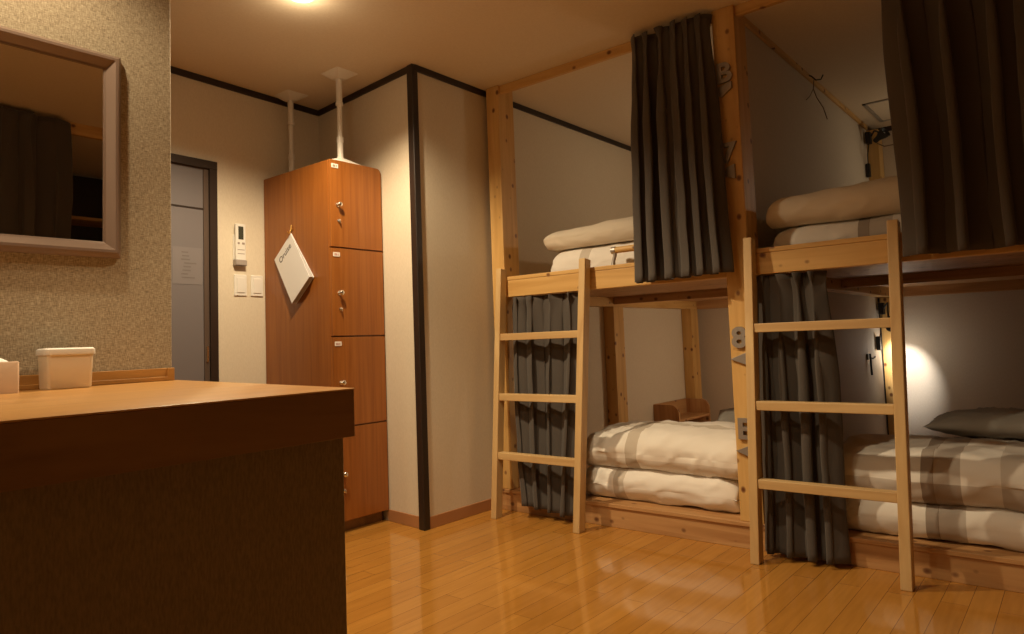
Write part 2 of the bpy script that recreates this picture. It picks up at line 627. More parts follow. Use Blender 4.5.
fr = on_w1(dy0, dy0 + .045, 0, dz, 0, .024)
fr.merge(on_w1(dy1 - .045, dy1, 0, dz, 0, .024).bm)
fr.merge(on_w1(dy0, dy1, dz - .045, dz, 0, .026).bm)
fr.build('door_frame', M['door_frame'], dr)
jb = on_w1(dy0 + .045, dy0 + .075, 0, dz - .045, 0, .012)
jb.merge(on_w1(dy1 - .075, dy1 - .045, 0, dz - .045, 0, .012).bm)
jb.build('door_jamb', M['jamb'], dr)
on_w1(dy0 + .075, dy1 - .075, 0, 1.715, 0, .006, 0.001).build('door_panel', M['door'], dr)
on_w1(dy0 + .075, dy1 - .075, 1.723, dz - .045, 0, .006, 0.001).build('transom_panel', M['door'], dr)
on_w1(dy0 + .075, dy1 - .075, 1.715, 1.723, 0, .009, 0).build('transom_bar', M['door_frame'], dr)
on_w1(dy1 - .066, dy1 - .054, 0.90, 0.985, .010, .020).build('door_latch', M['chrome'], dr)

# faded notice on the door
nt = empty('paper_notice', (w1x(1.74) + .006, 1.74, 1.40), 'faded paper notice with small writing stuck on the grey door', 'notice')
on_w1(1.655, 1.815, 1.31, 1.505, .006, .0075, 0).build('sheet', M['notice'], nt)
rn = random.Random(4)
tx = MB()
for k in range(8):
    z = 1.475 - k * 0.019
    y = 1.70 + rn.random() * 0.02
    tx.merge(on_w1(y, y + 0.03 + 0.045 * rn.random(), z, z + .006, .0075, .0082, 0).bm)
tx.build('writing', M['notice_ink'], nt)

# ------------------------------------------------------------------ counter below the mirror
CX, CZ = -1.19, 0.865
ct = empty('counter', (-1.75, 0.0, 0), 'long wooden counter with brown cloth front in the left foreground', 'counter')
y_f, y_b = 0.925, 1.072
yend = lambda x: y_f + (y_b - y_f) * (CX - x) / (CX - XM)
MB().hexa([(XM + .002, YB + .02, CZ - .004), (CX, YB + .02, CZ - .004), (CX, y_f, CZ - .004), (XM + .002, y_b, CZ - .004)],
          [(XM + .002, YB + .02, CZ), (CX, YB + .02, CZ), (CX, y_f, CZ), (XM + .002, y_b, CZ)], 0.0018, 2).build('worktop', M['counter_y'], ct, True)
MB().hexa([(CX - .025, YB + .02, CZ - .10), (CX - .001, YB + .02, CZ - .10), (CX - .001, y_f - .002, CZ - .10), (CX - .025, y_f - .004, CZ - .10)],
          [(CX - .025, YB + .02, CZ - .004), (CX - .001, YB + .02, CZ - .004), (CX - .001, y_f - .002, CZ - .004), (CX - .025, y_f - .004, CZ - .004)], 0.001, 1).build('apron', M['edge_y'], ct)
MB().hexa([(XM + .002, y_b - .028, CZ - .10), (CX - .0255, y_f - .025, CZ - .10), (CX - .0255, y_f - .003, CZ - .10), (XM + .002, y_b - .003, CZ - .10)],
          [(XM + .002, y_b - .028, CZ - .004), (CX - .0255, y_f - .025, CZ - .004), (CX - .0255, y_f - .003, CZ - .004), (XM + .002, y_b - .003, CZ - .004)], 0.001, 1).build('end_apron', M['edge_x'], ct)
MB().hexa([(XM + .002, YB + .02, 0), (CX - .027, YB + .02, 0), (CX - .027, y_f - .012, 0), (XM + .002, y_b - .03, 0)],
          [(XM + .002, YB + .02, CZ - .004), (CX - .027, YB + .02, CZ - .004), (CX - .027, y_f - .012, CZ - .004), (XM + .002, y_b - .03, CZ - .004)], 0.002, 1).build('front_panel', M['front_cloth'], ct)
bs = B(XM + .001, XM + .020, YB + .02, 1.048, CZ, CZ + .014, 0.002)
bs.merge(B(XM + .001, XM + .012, YB + .02, 1.054, CZ, CZ + .041, 0.002).bm)
bs.merge(B(XM + .001, XM + .022, 1.034, 1.055, CZ, CZ + .041, 0.002).bm)
bs.build('upstand', M['counter_y'], ct)

# mirror
mz0, mz1, my1 = 1.250, 1.885, 0.893
my0 = my1 - 0.88
mr = empty('framed_mirror', (XM, (my0 + my1) / 2, mz0), 'rectangular wall mirror in a brownish bronze frame above the counter', 'mirror')
FW, FT = 0.048, 0.036


def frame_mesh():
    """picture-frame moulding: profile swept round the rectangle with mitred corners"""
    prof = [(0, 0), (0, .016), (.008, .026), (.014, FT), (.022, FT), (FW - .006, .016), (FW, .014), (FW, 0)]
    b2 = bmesh.new()
    rings = []
    for (cy, cz, sy, sz) in ((my0, mz0, 1, 1), (my1, mz0, -1, 1), (my1, mz1, -1, -1), (my0, mz1, 1, -1)):
        rings.append([b2.verts.new((XM + .001 + t, cy + sy * d, cz + sz * d)) for d, t in prof])
    for i in range(4):
        j = (i + 1) % 4
        for k in range(len(prof)):
            l = (k + 1) % len(prof)
            b2.faces.new((rings[i][k], rings[j][k], rings[j][l], rings[i][l]))
    bmesh.ops.recalc_face_normals(b2, faces=b2.faces)
    return MB().merge(b2)


frame_mesh().build('frame', M['mirror_frame'], mr)
B(XM + .002, XM + .011, my0 + FW - .004, my1 - FW + .004, mz0 + FW - .004, mz1 - FW + .004).build('glass', M['mirror'], mr)


def rounded_poly(x0, x1, y0, y1, r, n=5):
    pts = []
    for cx, cy, a0 in ((x1 - r, y0 + r, -90), (x1 - r, y1 - r, 0), (x0 + r, y1 - r, 90), (x0 + r, y0 + r, 180)):
        for k in range(n + 1):
            a = math.radians(a0 + 90 * k / n)
            pts.append((cx + r * math.cos(a), cy + r * math.sin(a)))
    return pts


def loft(layers, cap0=True, cap1=True):
    """layers: list of (outline, z)"""
    b2 = bmesh.new()
    rings = [[b2.verts.new((p[0], p[1], z)) for p in poly] for poly, z in layers]
    n = len(rings[0])
    for i in range(len(rings) - 1):
        for k in range(n):
            j = (k + 1) % n
            b2.faces.new((rings[i][k], rings[i][j], rings[i + 1][j], rings[i + 1][k]))
    if cap0:
        b2.faces.new(rings[0][::-1])
    if cap1:
        b2.faces.new(rings[-1])
    bmesh.ops.recalc_face_normals(b2, faces=b2.faces)
    return MB().merge(b2)


# white lidded container on the counter
cn = empty('plastic_container', (-2.215, 0.735, CZ), 'square white plastic container with a lid standing on the wooden counter', 'container')
x0, x1, ya, yb = -2.262, -2.172, 0.665, 0.780
loft([(rounded_poly(x0 + .006, x1 - .006, ya + .006, yb - .006, .010), CZ),
      (rounded_poly(x0 + .003, x1 - .003, ya + .003, yb - .003, .012), CZ + .004),
      (rounded_poly(x0, x1, ya, yb, .012), CZ + .096)]).build('body', M['frosted'], cn, True)
loft([(rounded_poly(x0 - .004, x1 + .004, ya - .004, yb + .004, .014), CZ + .094),
      (rounded_poly(x0 - .005, x1 + .005, ya - .005, yb + .005, .015), CZ + .097),
      (rounded_poly(x0 - .004, x1 + .004, ya - .004, yb + .004, .014), CZ + .109),
      (rounded_poly(x0 + .001, x1 - .001, ya + .001, yb - .001, .012), CZ + .113),
      (rounded_poly(x0 + .008, x1 - .008, ya + .008, yb - .008, .010), CZ + .113),
      (rounded_poly(x0 + .010, x1 - .010, ya + .010, yb - .010, .010), CZ + .110)]).build('lid', M['white_plastic'], cn, True)

# tissue box
tb = empty('tissue_box', (-2.165, 0.47, CZ), 'beige tissue box with a white tissue standing out, at the left edge of the picture', 'tissue box')
tx0, tx1, ty0, ty1 = -2.225, -2.118, 0.350, 0.586
loft([(rounded_poly(tx0, tx1, ty0, ty1, .006), CZ),
      (rounded_poly(tx0, tx1, ty0, ty1, .006), CZ + .078),
      (rounded_poly(tx0 + .002, tx1 - .002, ty0 + .002, ty1 - .002, .005), CZ + .081),
      (rounded_poly(tx0 + .008, tx1 - .008, ty0 + .008, ty1 - .008, .005), CZ + .081),
      (rounded_poly(tx0 + .010, tx1 - .010, ty0 + .010, ty1 - .010, .005), CZ + .068)]).build('box', M['ceramic_box'], tb, True)
b2 = bmesh.new()
nu, nv = 24, 14
gr = []
for i in range(nu + 1):
    row = []
    for j in range(nv + 1):
        u, v = i / nu, j / nv
        y = 0.385 + 0.19 * u
        x = -2.172 + (v - .5) * 0.08
        z = CZ + 0.070 + 0.036 * math.sin(math.pi * u) ** 0.45 * (1 - (2 * v - 1) ** 2) ** 0.6 + 0.008 * noise.noise(Vector((x * 40, y * 35, 3)))
        row.append(b2.verts.new((x, y, max(z, CZ + .0695))))
    gr.append(row)
for i in range(nu):
    for j in range(nv):
        b2.faces.new((gr[i][j], gr[i + 1][j], gr[i + 1][j + 1], gr[i][j + 1]))
MB().merge(b2).build('tissue', M['tissue'], tb, 80)

# ------------------------------------------------------------------ locker
LX0, LX1, LY0, LY1, LZ = -3.634, -3.0, 2.198, 2.543, 1.942
lk = empty('locker', (-3.34, 2.38, 0), 'tall brown wooden locker with four stacked doors in the corner', 'locker')
B(LX0, LX1 - .018, LY0, LY1, 0.055, LZ, 0.004).build('carcass', M['locker_z'], lk)
B(LX0, LX1 - .045, LY0 + .012, LY1 - .012, 0, 0.055).build('plinth', M['edge_x'], lk)
zz = [0.058, 0.540, 1.008, 1.475, LZ]
for k in range(4):
    z0, z1 = zz[k] + .004, zz[k + 1] - (.004 if k < 3 else 0)
    r = 0.03 if k == 3 else 0.003
    poly = [(LY0 + .001, z0), (LY1 - .001, z0), (LY1 - .001, z1 - r)]
    for a in range(1, 6):
        t = math.radians(90 * a / 5)
        poly.append((LY1 - .001 - r + r * math.cos(t), z1 - r + r * math.sin(t)))
    poly.append((LY0 + .001, z1))
    d = MB().prism(poly, 0, LX1 - .017, LX1, 0.0015).build('door', M['locker_z'], lk)
    if k == 0:
        kz = None
    zt = z1 - .24 if k == 3 else z1 - .235
    ky = LY0 + .045
    MB().lathe([(.012, 0), (.012, .003), (.006, .005), (.006, .016), (.013, .020), (.014, .026), (.010, .031), (.001, .032)], (LX1, ky, zt), (1, 0, 0), 20).build('knob', M['chrome'], d, 50)
    lb = MB().lathe([(.010, 0), (.010, .004), (.007, .006), (.001, .006)], (LX1, ky + .006, zt - .085), (1, 0, 0), 20)
    lb.box(LX1 + .006, LX1 + .016, ky + .004, ky + .008, zt - .098, zt - .078, .001, 1)
    lb.build('lock', M['chrome'], d, 50)
    if k > 0:
        pl = B(LX1, LX1 + .003, LY0 + .010, LY0 + .052, z1 - .045, z1 - .022, .0008, 1).build('number_plate', M['white_plastic'], d)
        ly = [LY0 + .018, LY0 + .026, LY0 + .037]
        ink = MB()
        for q in ly:
            ink.box(LX1 + .003, LX1 + .0034, q, q + .005, z1 - .040, z1 - .028)
        ink.build('plate_print', M['red_ink'] if k < 3 else M['brass'], d)

# papers hanging from a hook on the locker's side
HX, HZ = -3.352, 1.585
hk = empty('locker_hook', (HX, LY0, HZ + .02), 'small brass hook on the side of the wooden locker', 'hook')
MB().lathe([(.009, 0), (.009, .004), (.004, .006), (.001, .0062)], (HX, LY0, HZ + .026), (0, -1, 0), 16).build('rosette', M['brass'], hk, 50)
MB().tube([(HX, LY0 - .004, HZ + .050), (HX, LY0 - .007, HZ + .036), (HX, LY0 - .010, HZ + .018), (HX, LY0 - .016, HZ + .004), (HX, LY0 - .024, HZ + .004), (HX, LY0 - .030, HZ + .014)], .0032, 8).build('hook_arm', M['brass'], hk, 50)
top_c = Vector((HX, 0, HZ + .006))
e_s = Vector((-.185, 0, -.146)) * 0.90
e_l = Vector((.218, 0, -.278)) * 0.94
left_c = top_c + e_s
pc = top_c + (e_s + e_l) / 2
pk = empty('paper_booklet', (pc.x, LY0 - .02, pc.z), 'white paper booklet hanging by one corner from the locker hook', 'booklet')
ns, nl = e_s.normalized(), e_l.normalized()


def leaf(t0a, t0b, t1a, t1b, inset):
    """a leaf of the booklet, thin at the hung edge and thick at the loose one; t = distance from the locker"""
    def pt(a, c, t):
        q = top_c + e_s * a + e_l * c
        return (q.x, LY0 - t, q.z)
    i, j = inset / e_s.length, inset / e_l.length
    q = [(i, j, 0), (1 - i, j, 0), (1 - i, 1 - j, 1), (i, 1 - j, 1)]
    return MB().hexa([pt(a, c, t1a if k else t0a) for a, c, k in q], [pt(a, c, t1b if k else t0b) for a, c, k in q], .0006, 1)


leaf(.003, .0045, .003, .0045, 0).build('back_cover', M['paper'], pk)
leaf(.0046, .007, .0046, .032, .004).build('pages', M['page_edge'], pk)
leaf(.0071, .0090, .0321, .034, 0).build('front_cover', M['paper'], pk)
tilt = (Vector((0, -(.025), 0)) + e_l).normalized()
F = frame4(top_c + e_s * .5 + e_l * .16 + Vector((0, LY0 - .0136, 0)), -ns, -tilt)
text_part('title', 'Oruise', .050, .0006, F, M['ink'], pk)

# tension poles between locker and ceiling
def tension_pole(px, py, label, pf=.06):
    t = empty('tension_pole', (px, py, LZ), label, 'pole', 'earthquake poles on the locker')
    MB().hexa([(px - .068, py - pf, LZ + .0006), (px + .07, py - pf, LZ + .0006), (px + .07, py + .10, LZ + .0006), (px - .068, py + .10, LZ + .0006)],
              [(px - .022, py - .018, LZ + .036), (px + .022, py - .018, LZ + .036), (px + .022, py + .018, LZ + .036), (px - .022, py + .018, LZ + .036)], .006, 2).build('base_pad', M['pole'], t, 50)
    MB().lathe([(.018, 0), (.018, .012), (.016, .014), (.016, .09), (.019, .092), (.019, .12), (.001, .121)], (px, py, LZ + .034), n=24).build('lower_tube', M['pole'], t, 40)
    zc = LZ + .155
    mid = LZ + .33
    MB().lathe([(.0135, 0), (.0135, mid - zc), (.001, mid - zc)], (px, py, zc), n=24).build('middle_tube', M['pole'], t, 40)
    MB().lathe([(.017, 0), (.021, .004), (.021, .018), (.017, .022), (.017, CE - .022 - mid), (.001, CE - .022 - mid)], (px, py, mid), n=24).build('upper_tube', M['pole'], t, 40)
    MB().hexa([(px - .030, py - .026, CE - .032), (px + .030, py - .026, CE - .032), (px + .030, py + .026, CE - .032), (px - .030, py + .026, CE - .032)],
              [(px - .068, py - .075, CE), (px + .085, py - .075, CE), (px + .085, py + .075, CE), (px - .068, py + .075, CE)], .004, 2).build('top_pad', M['pole'], t, 50)


tension_pole(-3.075, 2.325, 'white tension pole at the front of the locker top, nearer the doors', .115)
tension_pole(-3.548, 2.33, 'white tension pole at the rear of the locker top, against the left wall')

# air-conditioner remote in its holder, two switches
rc = empty('remote_control', (w1x(2.035), 2.035, 1.43), 'white air conditioner remote with dark display in a wall holder', 'remote control')
on_w1(2.004, 2.066, 1.440, 1.660, .010, .030, .004).build('body', M['white_plastic'], rc)
on_w1(2.019, 2.050, 1.572, 1.645, .030, .0312, 0).build('display', M['lcd'], rc)
for q0, q1 in ((2.014, 2.026), (2.040, 2.056)):
    on_w1(q0, q1, 1.545, 1.556, .030, .033, .001).build('button', M['grey_plastic'], rc)
for q0 in (1.512, 1.490):
    on_w1(2.014, 2.056, q0, q0 + .004, .030, .0312, 0).build('printed_line', M['grey_plastic'], rc)
on_w1(2.000, 2.070, 1.425, 1.458, .0, .036, .004).build('holder', M['grey_plastic'], rc)
on_w1(2.000, 2.070, 1.458, 1.60, .0, .0095, .002).build('holder_back', M['white_plastic'], rc)
for y0, lab in ((2.004, 'cream wall switch plate directly below the remote control'), (2.108, 'cream wall switch plate beside the locker edge')):
    s = empty('light_switch', (w1x(y0), y0 + .036, 1.315), lab, 'switch', 'switch plates on the left wall')
    on_w1(y0, y0 + .078, 1.258, 1.378, 0, .008, .003).build('plate', M['white_plastic'], s)
    on_w1(y0 + .014, y0 + .064, 1.276, 1.360, .008, .0125, .002).build('rocker', M['white_plastic'], s)

# ------------------------------------------------------------------ ceiling lights
for i, (x, y, wt, ang, wg) in enumerate(DOWN):
    labs = ['round ceiling downlight glowing at the top edge of the picture', 'round ceiling downlight in front of the bunks, above the frame',
            'round ceiling downlight over the counter, above the frame',
            'round fill downlight added behind the camera']
    d = empty('ceiling_downlight', (x, y, CE), labs[i], 'light', 'round downlights in the ceiling')
    b2 = bmesh.new()
    prof = [(.062, 0), (.062, -.006), (.055, -.010), (.048, -.008), (.046, 0)]
    MB().lathe([(.0465, 0), (.060, -.0005), (.062, -.004), (.056, -.009), (.048, -.008), (.0465, -.001)], (x, y, CE), n=36).build('trim_ring', M['white_plastic'], d, 40)
    b2.free()
    MB().lathe([(.040, 0), (.046, -.003), (.044, -.010), (.020, -.014), (.001, -.0145)], (x, y, CE), n=32).build('diffuser', M['glow'], d, 60)

# ------------------------------------------------------------------ bunk bed frame
bf = empty('bunk_bed', (-1.19, 3.10, 0), 'tall pine frame of the two built-in bunk beds', 'bunk bed')
PF, PBK = 3.07, 3.21          # posts: front and back
PLZ = 0.116                   # platform top
for (a, b2_, sp) in ((-2.655, -2.562, ''), (-1.248, -1.142, ''), (0.13, 0.225, '')):
    B(a, b2_, PF, PBK, PLZ, CE, 0.004).build('post', M['pine_z'], bf)
# ceiling beams, front rails (upper berth), split at the posts
for a, c in ((-2.562, -1.248), (-1.142, 0.13)):
    B(a, c, 3.09, 3.115, 2.404, CE, 0.002).build('ceiling_beam', M['pine_x'], bf)
    B(a, c, 3.072, 3.128, 1.204, 1.298, 0.003).build('rail', M['pine_x'], bf)
    B(a, c, 3.070, 3.150, 1.2985, 1.320, 0.003).build('rail_cap', M['pine_x'], bf)
# upper decks and joists
for a, c, wl, wr_ in ((-2.688, -1.197, -2.688, -1.197), (-1.163, 0.225, -1.163, 0.225)):
    B(a + .004, c - .004, 3.151 if False else 3.215, YF - .002, 1.236, 1.254).build('deck', M['board_x'], bf)
    B(a + .06, c - .06, 3.129, 3.215, 1.236, 1.254).build('deck_edge', M['board_x'], bf)
    B(a + .09, c - .06, 4.32, 4.36, 1.186, 1.236, 0.002).build('joist', M['board_x'], bf)
    B(a + .09, c - .06, 5.70, YF - .004, 1.168, 1.236, 0.002).build('joist', M['board_x'], bf)
    B(a + .001, a + .088, 3.215, YF - .004, 1.172, 1.236, 0.003).build('side_beam', M['pine_y'], bf)
    B(c - .058, c - .001, 3.215, YF - .004, 1.172, 1.236, 0.003).build('side_beam', M['pine_y'], bf)
# inner posts of the left bay, along the wall
for y0, y1 in ((4.32, 4.455), (5.58, 5.72)):
    B(-2.687, -2.600, y0, y1, PLZ, 1.172, 0.003).build('inner_post', M['pine_z'], bf)
B(-1.163, -1.085, 5.66, YF - .003, PLZ, 1.168, 0.003).build('inner_post', M['pine_z'], bf)
B(-1.163, -1.085, 5.66, YF - .003, 1.254, CE - .035, 0.003).build('inner_post', M['pine_z'], bf)


def platform(xa, xb, label):
    t = empty('bed_platform', ((xa + xb) / 2, 3.1, 0), label, 'bed platform', 'low sleeping platforms')
    B(xa, xb, 3.064, 3.086, 0, PLZ - .018, 0.002).build('front_board', M['board_x'], t)
    B(xa, xb, 3.055, YF - .004, PLZ - .018, PLZ, 0.002).build('deck', M['board_x'], t)
    return t


platform(-2.688, -1.197, 'low wooden sleeping platform under the left bunk')
platform(-1.163, 0.225, 'low wooden sleeping platform under the right bunk')

# ------------------------------------------------------------------ ladders
def ladder(xl0, xl1, xr0, xr1, rungs, label, dl=0.0, dr_=0.0):
    t = empty('ladder', ((xl0 + xr1) / 2, 2.9, 0), label, 'ladder', 'pine ladders leaning on the bunks')
    yb_, yt_ = 2.872, 3.014
    H = 1.362
    for a, c, dx in ((xl0, xl1, dl), (xr0, xr1, dr_)):
        MB().hexa([(a, yb_, 0), (c, yb_, 0), (c, yb_ + .054, 0), (a, yb_ + .054, 0)],
                  [(a + dx, yt_, H + .004), (c + dx, yt_, H + .004), (c + dx, yt_ + .054, H - .004), (a + dx, yt_ + .054, H - .004)], 0.003, 2).build('leg', M['ladder_z'], t)
    for z in rungs:
        y = yb_ + (yt_ - yb_) * z / H + .006
        B(xl1 + dl * z / H, xr0 + dr_ * z / H, y, y + .046, z - .019, z + .019, 0.003).build('rung', M['ladder_x'], t)
    return t


ladder(-2.556, -2.519, -2.021, -1.982, (0.975, 0.645, 0.330), 'pine ladder leaning on the left bunk beside the wall', -.022, .012)
ladder(-1.136, -1.099, -0.586, -0.547, (0.968, 0.640, 0.320), 'pine ladder leaning on the right bunk, nearest the camera', -.004, .016)

# grab handle on the upper left rail
gh = empty('grab_handle', (-1.72, 3.105, 1.32), 'wooden grab handle with metal brackets on the upper left rail', 'handle')
for x in (-1.845, -1.500):
    MB().tube([(x - .014 if x < -1.6 else x + .014, 3.105, 1.3206), (x - .010 if x < -1.6 else x + .010, 3.105, 1.345), (x, 3.105, 1.372), (x, 3.105, 1.402)], [.012, .009, .010, .013], 12).build('bracket', M['steel'], gh, 50)
MB().tube([(-1.862, 3.105, 1.398), (-1.838, 3.105, 1.398)], .019, 16).build('end_socket', M['steel'], gh, 50)
MB().tube([(-1.838, 3.105, 1.398), (-1.482, 3.105, 1.398)], .0165, 16).build('grip', M['pine_x'], gh, 50)


# number signs on the middle post
def arrow_mesh(poly, y0, y1):
    return MB().prism(poly, 1, y0, y1, 0.0008)


def sign(z, s, arrow, label, sx=1.0, size=.125, cx=-1.200):
    t = empty('bunk_sign', (cx, PF, z), label, 'sign', 'grey number signs on the middle post')
    m4 = frame4((cx, PF - .009, z), (1, 0, 0), (0, 0, 1))
    text_part('numeral', s, size, .012, m4, M['letter'], t, sx, .004)
    arrow_mesh([(cx + p[0], z + p[1]) for p in arrow], PF - .015, PF).build('arrow', M['letter'], t)


sign(2.138, 'B', [(-.030, -.060), (.034, -.042), (.034, -.072), (-.016, -.105), (-.030, -.098)], 'grey letter B sign near the top of the middle post', 1.05)
sign(1.765, '7', [(-.010, -.062), (.026, -.052), (.026, -.118), (-.028, -.100)], 'grey numeral seven sign high on the middle post', 1.1)
sign(0.925, '8', [(-.046, -.092), (.040, -.058), (.040, -.122)], 'grey numeral eight sign on the middle post beside the ladder', 1.1)
sign(0.520, 'E', [(-.044, -.094), (.036, -.060), (.036, -.124)], 'grey letter E sign low on the middle post', 1.1)


# ------------------------------------------------------------------ curtains
def curtain(name, label, P, n, amp, seed, rows=40, ruffle=0.06, group='dark bunk curtains', axis='x', skew=0.0):
    """P(u, w) -> (along, across, z) for u along the width, w 0 top..1 bottom"""
    rnd = random.Random(seed)
    cols = n * 22
    ph = [0.0]
    for k in range(n):
        ph.append(ph[-1] + 0.45 + 1.1 * rnd.random())
    tot = ph[-1]
    am = [0.65 + 0.5 * rnd.random() for _ in range(n + 1)]
    asy = [rnd.uniform(-0.75, 0.75) for _ in range(n + 1)]
    drift = [rnd.uniform(-0.5, 0.5) for _ in range(n + 1)]
    b2 = bmesh.new()
    grid = []
    sm = lambda t: t * t * (3 - 2 * t)
    for i in range(cols + 1):
        u = i / cols
        q = u * n
        k = min(int(q), n - 1)
        f = q - k
        k1 = min(k + 1, n)
        uu = (ph[k] + (ph[k + 1] - ph[k]) * f) / tot
        A, S, D = (lerp(t[k], t[k1], sm(f)) for t in (am, asy, drift))
        row = []
        for j in range(rows + 1):
            w_ = j / rows
            edge = min(1.0, 8 * min(uu, 1 - uu))
            um = min(1, max(0, uu + edge * D * 0.05 * w_))
            al, ac, z, zt = P(um, w_)
            d = zt - z
            if d < ruffle:
                g = 0.85 - 0.45 * sm(d / ruffle)
            else:
                g = 0.40 + 0.6 * sm(min(1, (d - ruffle) / 0.40))
            wob = 0.5 * noise.noise(Vector((uu * 5 + seed, w_ * 1.8, seed)))
            th = 2 * math.pi * f + wob * 1.4
            wave = math.cos(th + S * math.sin(th))
            off = amp * A * g * (wave + 0.22 * math.cos(2 * th + seed) * (1 - 0.5 * w_))
            sh = -amp * 0.7 * A * g * math.sin(2 * th)
            off += 0.007 * noise.noise(Vector((uu * 12, w_ * 8, seed + 5)))
            if d < ruffle * 1.6:
                off += 0.010 * (1 - d / (ruffle * 1.6)) * math.sin(2 * math.pi * f * 2.0 + k * 1.7)
            if axis == 'x':
                row.append(b2.verts.new((al + sh, ac + off, z)))
            else:
                row.append(b2.verts.new((ac + off, al + sh, z)))
        grid.append(row)
    for i in range(cols):
        for j in range(rows):
            b2.faces.new((grid[i][j], grid[i + 1][j], grid[i + 1][j + 1], grid[i][j + 1]))
    bmesh.ops.recalc_face_normals(b2, faces=b2.faces)
    al, ac, z, zt = P(.5, 0)
    org_ = (al, ac, z) if axis == 'x' else (ac, al, z)
    o = MB().merge(b2).build(name, M['curtain'], None, 180, org_)
    sm = o.modifiers.new('thickness', 'SOLIDIFY')
    sm.thickness = 0.0025
    sm.offset = 0
    tag(o, label, 'curtain', group)
    return o


def lerp(a, b_, t):
    return a + (b_ - a) * t


# upper left: hangs in front of the ceiling beam and over the rail
def P_up1(u, w_):
    zb = 1.208 + 0.012 * u
    z = lerp(2.428, zb, w_)
    xl = lerp(-1.650, -1.650, w_)
    xr = lerp(-1.250, -1.198, w_ ** 1.3)
    return lerp(xl, xr, u), lerp(3.028, 2.980, w_), z, 2.428


curtain('curtain', 'charcoal curtain on the upper left bunk beside the middle post', P_up1, 6, 0.052, 11)


def P_up2(u, w_):
    zb = 1.216
    z = lerp(2.428, zb, w_)
    xl = lerp(-0.525, -0.510, w_)
    return lerp(xl, 0.26, u), lerp(3.000, 2.970, w_), z, 2.428


curtain('curtain', 'nearly black curtain on the upper right bunk at the right edge', P_up2, 8, 0.056, 23)


def P_lo1(u, w_):
    z = lerp(1.199, 0.040 + 0.035 * (1 - u) ** 2, w_)
    return lerp(lerp(-2.545, -2.425, w_ * w_), lerp(-2.050, -2.095, w_), u), lerp(3.098, 2.995, w_ ** 1.5), z, 1.199


curtain('curtain', 'charcoal curtain under the left bunk, behind the ladder by the wall', P_lo1, 4, 0.036, 5)


def P_lo2(u, w_):
    z = lerp(1.199, 0.022, w_)
    return lerp(lerp(-1.120, -1.110, w_), lerp(-0.835, -0.795, w_), u), lerp(3.098, 2.995, w_ ** 1.5), z, 1.199


curtain('curtain', 'charcoal curtain under the right bunk, bunched behind the nearer ladder', P_lo2, 4, 0.036, 8)


